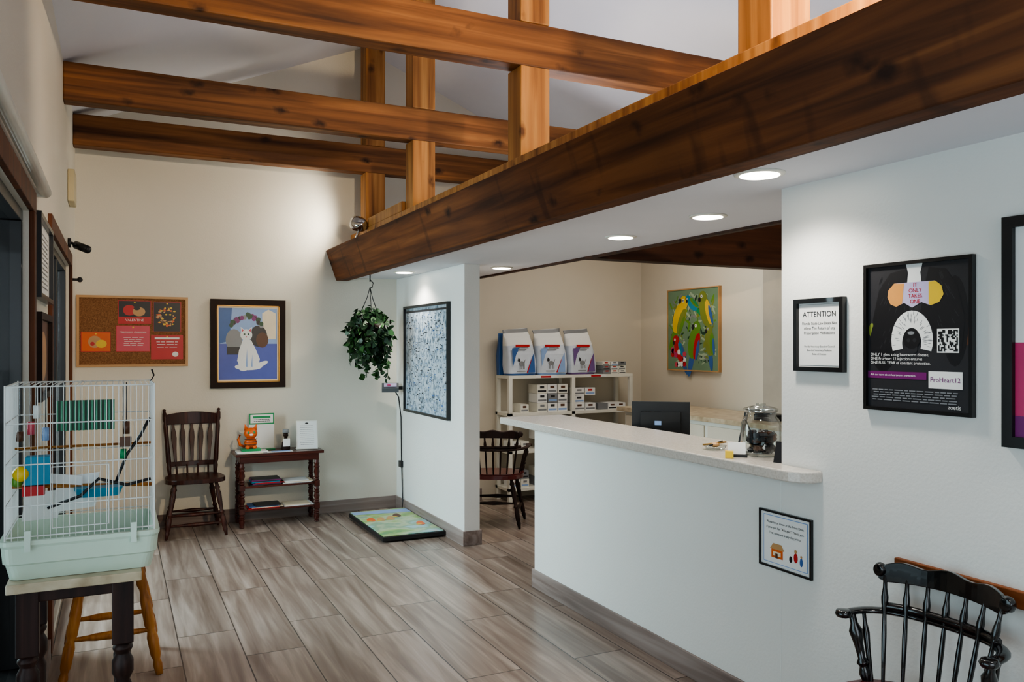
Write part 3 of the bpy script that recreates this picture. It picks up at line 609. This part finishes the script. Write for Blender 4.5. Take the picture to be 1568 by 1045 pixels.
m=M('bottle_figurine'); m.turned((1.375,7.50,.651),(1.375,7.50,.81),[(0,.034),(.1,.040),(.45,.036),(.6,.016),(.78,.015),(.8,.022),(1,.020)],DKBR,16); m.turned((1.375,7.50,.83-.02),(1.375,7.5,.84),[(0,.03),(1,.028)],GRY,16); m.box(1.345,7.462,.69,1.405,7.47,.76,WHITE); m.done()
m=M('tabletop_sign'); o=Vector((1.47,7.50,.654)); r=Vector((.98,-.17,0)).normalized(); u=Vector((.02,.22,.97)).normalized(); n_=r.cross(u)
m.obox(o,r*.19,n_*.006,u*.26,OFFW); m.obox(o-Vector((0,0,.002)),r*.19,Vector((0,.10,0)),Vector((0,0,.004)),OFFW)
p=P(m,o+n_*.007,r,u,n_,.19,.26); p.rect(.04,.03,.96,.97,WHITE,1); p.lines(.15,.85,.12,.85,11,GRY,2,th=.2); p.ell(.5,.90,.08,.03,DGRY,2)
m.done()
m=M('flyer_stack'); m.box(1.20,7.40,.651,1.42,7.47,.654,WHITE); m.box(1.24,7.405,.654,1.40,7.46,.657,LBLU); m.box(1.0,7.385,.651,1.16,7.42,.654,CRM); m.done()
# ------------------------------------------------------------ cage table, cage, stool
m=M('cage_table'); x0,x1,y0,y1=-.285,.07,2.72,3.12; ZT=.912
m.box(x0,y0,ZT-.028,x1,y1,ZT,MARB); m.box(x0+.03,y0+.03,ZT-.065,x1-.03,y1-.03,ZT-.028,DKLEG)
for x in (x0+.052,x1-.052):
    for y in (y0+.048,y1-.048):
        m.box(x-.030,y-.030,ZT-.22,x+.030,y+.030,ZT-.028,DKLEG)
        m.turned((x,y,ZT-.22),(x,y,.12),[(0,.02),(.03,.030),(.06,.020),(.10,.031),(.16,.031),(.20,.020),(.24,.028),(.5,.024),(.8,.018),(.85,.028),(.9,.02),(1,.026)],DKLEG,14); m.box(x-.028,y-.028,0,x+.028,y+.028,.12,DKLEG)
m.box(x0+.04,y0+.04,.10,x1-.04,y1-.04,.12,DKLEG)
m.done(.003)
m=M('bird_cage'); X0,X1,Y0,Y1=-.302,.118,2.745,3.12; zt=ZT+.001; zr=1.03; ztop=1.478
def rr(x0,y0,x1,y1,r,n=5):
    out=[]
    for (cx_,cy_,a0) in ((x1-r,y1-r,0),(x0+r,y1-r,90),(x0+r,y0+r,180),(x1-r,y0+r,270)):
        for i in range(n+1):
            g=math.radians(a0+90*i/n); out.append((cx_+r*math.cos(g),cy_+r*math.sin(g)))
    return out
def loft(m,rings,mt,cap0=True,cap1=True):
    n=len(rings[0][0]); vs=[];fs=[]
    for pts,z in rings: vs+=[(x,y,z) for x,y in pts]
    for j in range(len(rings)-1):
        for i in range(n): fs.append((j*n+i,j*n+(i+1)%n,(j+1)*n+(i+1)%n,(j+1)*n+i))
    if cap0: fs.append(tuple(range(n-1,-1,-1)))
    if cap1: fs.append(tuple(range((len(rings)-1)*n,len(rings)*n)))
    m.add(vs,fs,mt,False)
loft(m,[(rr(X0+.02,Y0+.02,X1-.02,Y1-.02,.03),zt),(rr(X0+.010,Y0+.010,X1-.010,Y1-.01,.03),zt+.045),(rr(X0+.004,Y0+.004,X1-.004,Y1-.004,.03),zt+.05),(rr(X0,Y0,X1,Y1,.03),zr-.02),(rr(X0-.004,Y0-.004,X1+.004,Y1+.004,.03),zr-.012),(rr(X0-.004,Y0-.004,X1+.004,Y1+.004,.03),zr),(rr(X0+.012,Y0+.012,X1-.012,Y1-.012,.025),zr),(rr(X0+.025,Y0+.025,X1-.025,Y1-.025,.025),zr-.07)],MINT)
a=.0012
def wire(p0,p1,r=a): m.tube([p0,p1],r,WIRE,4)
nx=25; ny=21
for i in range(nx):
    x=X0+.012+(X1-X0-.024)*i/(nx-1)
    for y in (Y0+.012,Y1-.012): wire((x,y,zr-.01),(x,y,ztop))
    wire((x,Y0+.012,ztop),(x,Y1-.012,ztop))
for i in range(1,ny-1):
    y=Y0+.012+(Y1-Y0-.024)*i/(ny-1)
    for x in (X0+.012,X1-.012): wire((x,y,zr-.01),(x,y,ztop))
for z in (zr+.01,1.13,1.25,1.37,ztop):
    m.tube([(x,y,z) for x,y in rr(X0+.011,Y0+.011,X1-.011,Y1-.011,.01,2)],.0022,WIRE,5,closed=True)
for x in (X0+.012,X1-.012):
    for y in (Y0+.012,Y1-.012): wire((x,y,zr),(x,y,ztop+.004),.003)
m.tube([(x,Y0+.009,z) for x,z in [(-.17,1.06),(-.17,1.24),(-.02,1.24),(-.02,1.06)]],.0025,WIRE,5,closed=True,up=(0,1,0))
for i in range(5): wire((X0+.08+.06*i,Y0+.012,ztop+.001),(X0+.08+.06*i,Y1-.012,ztop+.001),.002)
m.tube([(.105,Y1-.1,ztop),(.115,Y1-.1,ztop+.02),(.108,Y1-.1,ztop+.04)],.003,DARKM,5)
for x in (X0+.07,X1-.07): m.box(x-.008,Y0-.010,zr-.03,x+.008,Y0-.004,zr+.03,MINT2)
ym=2.95
m.box(-.17,ym-.03,1.33,-.005,ym-.024,1.425,DGRN)
for i in range(14): m.cyl((-.166+i*.0122,ym-.036,1.33),(-.166+i*.0122,ym-.036,1.425),.0032,PMINT,n=6)
m.box(-.25,ym-.06,1.17,-.185,ym,1.255,TEAL); m.ball((-.262,ym-.05,1.205),.024,YEL); m.ball((-.275,ym-.03,1.18),.018,LGRN); m.box(-.26,ym-.05,1.135,-.20,ym-.02,1.165,RED)
m.obox((-.18,ym,1.07),(.12,0,.01),(0,.003,0),(.012,0,.11),WHITE); m.obox((-.185,ym-.01,1.165),(.085,0,-.012),(0,.003,0),(.0,0,.03),WHITE); m.obox((-.27,ym+.05,1.04),(.10,.02,0),(0,.003,0),(.01,0,.09),WHITE)
loft(m,[([(x-.05,y) for x,y in rr(-.06,ym-.06,.06,ym+.03,.02)],1.12),([(x-.05,y) for x,y in rr(-.07,ym-.07,.07,ym+.04,.02)],1.148)],TEAL)
m.tube([(-.19,ym-.08,1.10),(-.10,ym-.08,1.13),(-.05,ym-.08,1.18),(.03,ym-.08,1.155),(.10,ym-.08,1.17)],.005,INK,6); m.tube([(.0,ym-.02,1.16),(.03,ym,1.24),(.07,ym,1.30),(.10,ym,1.36)],.005,INK,6)
m.cyl((-.29,ym,1.16),(.105,ym,1.14),.006,GOLDW); m.cyl((-.29,ym+.07,1.27),(.105,ym+.07,1.27),.004,GOLDW)
for (x,z0,z1,c) in [(-.24,1.32,1.36,PINK),(-.20,1.30,1.34,LBLU),(-.27,1.30,1.33,BRN),(.03,1.31,1.35,BRN),(-.225,1.37,1.41,WHITE),(.02,1.23,1.26,GRN)]:
    m.cyl((x,ym,z0),(x,ym,z1),.010,c); m.cyl((x,ym,z1),(x,ym,ztop),.0015,INK,n=5)
m.box(.01,ym-.02,1.27,.045,ym+.01,1.30,BRN)
m.done()
m=M('wooden_stool'); sx,sy=-.02,4.50; zt2=.62
m.turned((sx,sy,zt2-.03),(sx,sy,zt2),[(0,.15),(.2,.165),(.8,.165),(1,.155)],GOLDW,28)
LP=[(0,.016),(.08,.022),(.12,.016),(.16,.024),(.3,.026),(.36,.017),(.4,.026),(.6,.024),(.68,.016),(.73,.026),(.9,.022),(1,.016)]
F=[(-.21,-.19),(.21,-.19),(.21,.19),(-.21,.19)]
def q(i,t): return (sx+F[i][0]*(1-.5*t),sy+F[i][1]*(1-.5*t),(zt2-.03)*t)
for i in range(4):
    m.turned(q(i,0),q(i,1),LP,GOLDW,14); m.turned(q(i,.28 if i%2 else .36),q((i+1)%4,.28 if i%2 else .36),[(0,.010),(.2,.013),(.3,.018),(.5,.02),(.7,.018),(.8,.013),(1,.010)],GOLDW)
m.done(.002)
# ------------------------------------------------------------ shelf unit with goods
m=M('storage_shelf'); x0,x1,y0,y1=3.55,5.04,7.38,7.70
for z in (.12,.50,.88,1.26): m.box(x0,y0,z,x1,y1,z+.03,OFFW)
for x in (x0,x0+.73,x1-.04):
    for y in (y0,y1-.04): m.box(x,y,0,x+.04,y+.04,1.26,OFFW)
m.box(x0+.3,y0-.004,1.262,x0+.55,y0,1.288,WHITE); m.box(x0+.9,y0-.004,1.262,x0+1.15,y0,1.288,WHITE)
for x in (x0+.36,x0+.96): m.box(x,y0-.006,1.266,x+.12,y0-.004,1.284,RED)
m.done(.002)
m=M('pet_food_boxes')
def stack(xa,xb,z,nz,h,w):
    for k in range(nz):
        x=xa
        while x+w<=xb:
            if random.random()<.93:
                y=y0+.03+random.random()*.02; m.box(x+.004,y,z+k*h,x+w-.004,y+.2,z+k*h+h-.003,random.choice([WHITE,WHITE,OFFW,GRY]))
                m.box(x+.012,y-.001,z+k*h+h*.15,x+w-.012,y,z+k*h+h*.35,random.choice([GRY,LBLU,DGRY,GRY])); m.box(x+w*.3,y-.001,z+k*h+h*.55,x+w*.7,y,z+k*h+h*.8,random.choice([RED,GRY,DGRY,BRN]))
            x+=w
for zb in (.151,.531,.911):
    stack(x0+.05,x0+.34,zb,random.randint(1,2),.085,.10); stack(x0+.34,x0+.72,zb,3 if zb>.9 else 2,.095,.12)
    stack(x0+.78,x0+1.05,zb,3,.08,.13); stack(x0+1.07,x0+1.44,zb,random.randint(1,2),.07,.12)
stack(x0+1.13,x0+1.45,1.291,3,.045,.10)
m.done()
def bag(xc,side,rz,acc):
    m=M('pet_food_bag'); m.T=Matrix.Translation((xc,7.52,1.291))@Matrix.Rotation(rz,4,'Z')
    w,d,h=.170,.085,.475; rows=[(0,.93,.9),(.04,1,1),(.22,1.02,1.05),(.45,.98,.98),(.65,.94,.8),(.82,.91,.45),(.92,.90,.12),(1,.93,.06)]
    vs=[];K=24
    for t,sw,sd in rows:
        for i in range(K):
            g=2*math.pi*i/K; c,s=math.cos(g),math.sin(g); e=.45
            vs.append((w*sw*math.copysign(abs(c)**e,c)+random.gauss(0,.0015)-(.03*t*t),d*sd*math.copysign(abs(s)**e,s)+.05*t*t+random.gauss(0,.003),h*t+.014*t*c))
    band=[side,LT,LT,LT,WHITE,WHITE,GRY]
    for j in range(len(rows)-1):
        sub=[vs[j*K+i] for i in range(K)]+[vs[(j+1)*K+i] for i in range(K)]
        m.add(sub,[(i,(i+1)%K,K+(i+1)%K,K+i) for i in range(K)],band[j],True)
    m.poly([vs[i] for i in range(K-1,-1,-1)],side); m.poly([vs[(len(rows)-1)*K+i] for i in range(K)],WHITE)
    p=P(m,(-.14,-d*1.07-.006,.02),XV,(0,.10,.995),NY,.27,.34)
    p.shape([(.0,.20),(.16,.55),(.34,.78),(.0,.76)],side,1); p.shape([(.60,.02),(.99,.02),(.99,.62),(.84,.42)],side,1); p.shape([(.60,.02),(.66,.02),(.90,.50),(.84,.42)],acc,1.2)
    p.rect(.16,.80,.80,.87,RED,1.5); p.rect(.25,.71,.65,.74,GRY,1.5)
    p.ell(.40,.30,.12,.07,GRY,1.8); p.ell(.29,.40,.055,.045,DGRY,2); p.shape([(.25,.42),(.26,.48),(.30,.45)],INK,2.1)
    for lx in (.30,.35,.45,.50): p.rect(lx,.13,lx+.025,.30,GRY,2)
    p.shape([(.50,.33),(.56,.42),(.58,.42),(.52,.30)],GRY,2)
    p.rect(.16,.05,.55,.075,GRY,2)
    m.done()
bag(3.74,BLU,.12,RED); bag(4.10,LBLU,-.06,RED); bag(4.46,MAUVE,.10,RED); 
m=M('pet_food_bag'); m.T=Matrix.Translation((3.60,7.632,1.291)); loft(m,[(rr(-.05,-.015,.06,.05,.01),0),(rr(-.055,-.015,.06,.05,.01),.2),(rr(-.045,-.01,.05,.035,.01),.36),(rr(-.05,-.004,.05,.008,.003),.43)],BLU); m.done()
# ------------------------------------------------------------ counter objects
zc_=1.1055
m=M('glass_treat_jar'); c=(2.60,2.80)
pf=[(0,.070),(.04,.082),(.3,.088),(.7,.088),(.82,.078),(.88,.066),(.94,.066),(1,.072)]
m.turned((c[0],c[1],zc_),(c[0],c[1],zc_+.20),pf,GLASS,28)
m.turned((c[0],c[1],zc_+.2005),(c[0],c[1],zc_+.232),[(0,.074),(.3,.076),(.6,.05),(.75,.02),(1,.022)],GLASS,24)
m.tube([(c[0]+.07*math.cos(g*.314),c[1]+.07*math.sin(g*.314),zc_+.2) for g in range(20)],.004,CHROME,6,closed=True)
for i in range(90):
    g=random.random()*6.28; r=random.random()**.5*.058; z=zc_+.014+random.random()*.09
    m.cbox((c[0]+r*math.cos(g),c[1]+r*math.sin(g),z),(.035,.012,.02),random.choice([INK,INK,BRN,DGRY,DGRY,WHITE]),rz=random.random()*3,rx=random.random())
m.done()
m=M('card_stand'); m.T=Matrix.Translation((2.50,2.585,zc_))@Matrix.Rotation(math.radians(-65),4,'Z')
m.obox((-.025,0,0),(.05,0,0),(0,.004,0),(0,.035,.085),INK); m.obox((-.025,.07,0),(.05,0,0),(0,.004,0),(0,-.035,.085),INK); m.box(-.025,0,0,.025,.07,.003,INK); m.done()
m=M('picture_easel'); m.T=Matrix.Translation((2.68,3.04,zc_))@Matrix.Rotation(math.radians(-140),4,'Z'); m.obox((-.045,0,0),(.09,0,0),(0,.008,0),(0,.04,.19),INK); m.obox((-.01,.09,0),(.02,0,0),(0,.003,0),(0,-.06,.15),INK); m.done()
m=M('business_card_holder'); m.T=Matrix.Translation((2.47,2.81,zc_))@Matrix.Rotation(math.radians(-40),4,'Z')
m.box(-.045,-.02,0,.045,.03,.012,DARKM); m.obox((-.038,.0,.006),(.076,0,0),(0,.008,0),(0,.02,.055),WHITE); m.obox((-.05,-.055,0),(.035,0,0),(0,.03,0),(0,0,.03),YEL); m.done()
m=M('pen_tray'); m.T=Matrix.Translation((2.55,3.05,zc_))
m.turned((0,0,0),(0,0,.02),[(0,.04),(1,.055)],GLASS,20); m.cyl((-.04,-.01,.022),(.06,.02,.035),.004,INK); m.cyl((-.05,.03,.022),(.05,-.02,.035),.004,GOLD); m.ball((0,0,.022),(.02,.02,.012),SKIN); m.done()
m=M('desk_phone'); m.T=Matrix.Translation((4.85,5.1,.981)); m.box(-.1,-.1,0,.1,.1,.05,DARKM); m.box(-.09,-.08,.05,-.03,.1,.09,DARKM); m.done(.004)
# ------------------------------------------------------------ lights
def area(name,loc,rot,sx,sy,e,c):
    l=bpy.data.lights.new(name,'AREA'); l.shape='RECTANGLE'; l.size=sx; l.size_y=sy; l.energy=e; l.color=c
    o=bpy.data.objects.new(name,l); o.location=loc; o.rotation_euler=rot; COL.objects.link(o); return o
area('daylight_window_side',(XL-.35,1.35,1.3),(0,-math.pi/2,0),1.9,2.5,80,(.74,.86,1))
area('fill_behind_camera',(1.1,-2.9,1.6),(math.radians(90),0,0),2.4,2.0,56,(.80,.90,1))  # added cool fill inside the room; the front wall has no window
area('daylight_door',(-2.2,5.8,1.9),(0,math.radians(-75),0),2.0,1.6,520,(.80,.90,1))
area('reception_fill',(4.3,6.1,2.95),(0,0,0),.9,.9,22,(1,.92,.80))  # added warm fill for the cream wall, hidden by the soffit; no fixture
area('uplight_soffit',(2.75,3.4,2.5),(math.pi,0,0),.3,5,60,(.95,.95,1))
def spot(name,loc,aim,e,ang,c,bl=.4,ss=.05):
    l=bpy.data.lights.new(name,'SPOT'); l.energy=e; l.spot_size=math.radians(ang); l.spot_blend=bl; l.color=c; l.shadow_soft_size=ss
    o=bpy.data.objects.new(name,l); o.location=loc; d=Vector(aim)-Vector(loc); o.rotation_euler=d.to_track_quat('-Z','Y').to_euler(); COL.objects.link(o)
spot('flood_lamp_back',(1.86,7.34,2.74),(1.25,7.70,2.80),30,140,(1,.92,.78),.7)
flood((1.9,1.0,2.76),(2.0,5,3.2),2.532); spot('flood_lamp_near',(1.85,1.12,2.80),(2.0,5,3.1),400,90,(1,.78,.52))
w=bpy.data.worlds.new('World'); SC.world=w; w.use_nodes=True
bg=w.node_tree.nodes['Background']; sky=w.node_tree.nodes.new('ShaderNodeTexSky'); sky.sky_type='HOSEK_WILKIE'; sky.turbidity=6; sky.sun_direction=(-.3,-.5,.6)
w.node_tree.links.new(sky.outputs[0],bg.inputs[0]); bg.inputs[1].default_value=.4
# ------------------------------------------------------------ camera
cd=bpy.data.cameras.new('camera'); cd.sensor_width=36; cd.lens=36*1248/1568; cd.shift_y=.004; cd.clip_start=.02
co=bpy.data.objects.new('camera',cd); co.location=(0,0,1.6); co.rotation_euler=(math.pi/2,0,-math.radians(25.9)); COL.objects.link(co); SC.camera=co
SC.view_settings.view_transform='AgX'
try: SC.view_settings.look='AgX - Medium High Contrast'
except Exception: pass
SC.view_settings.exposure=-0.18
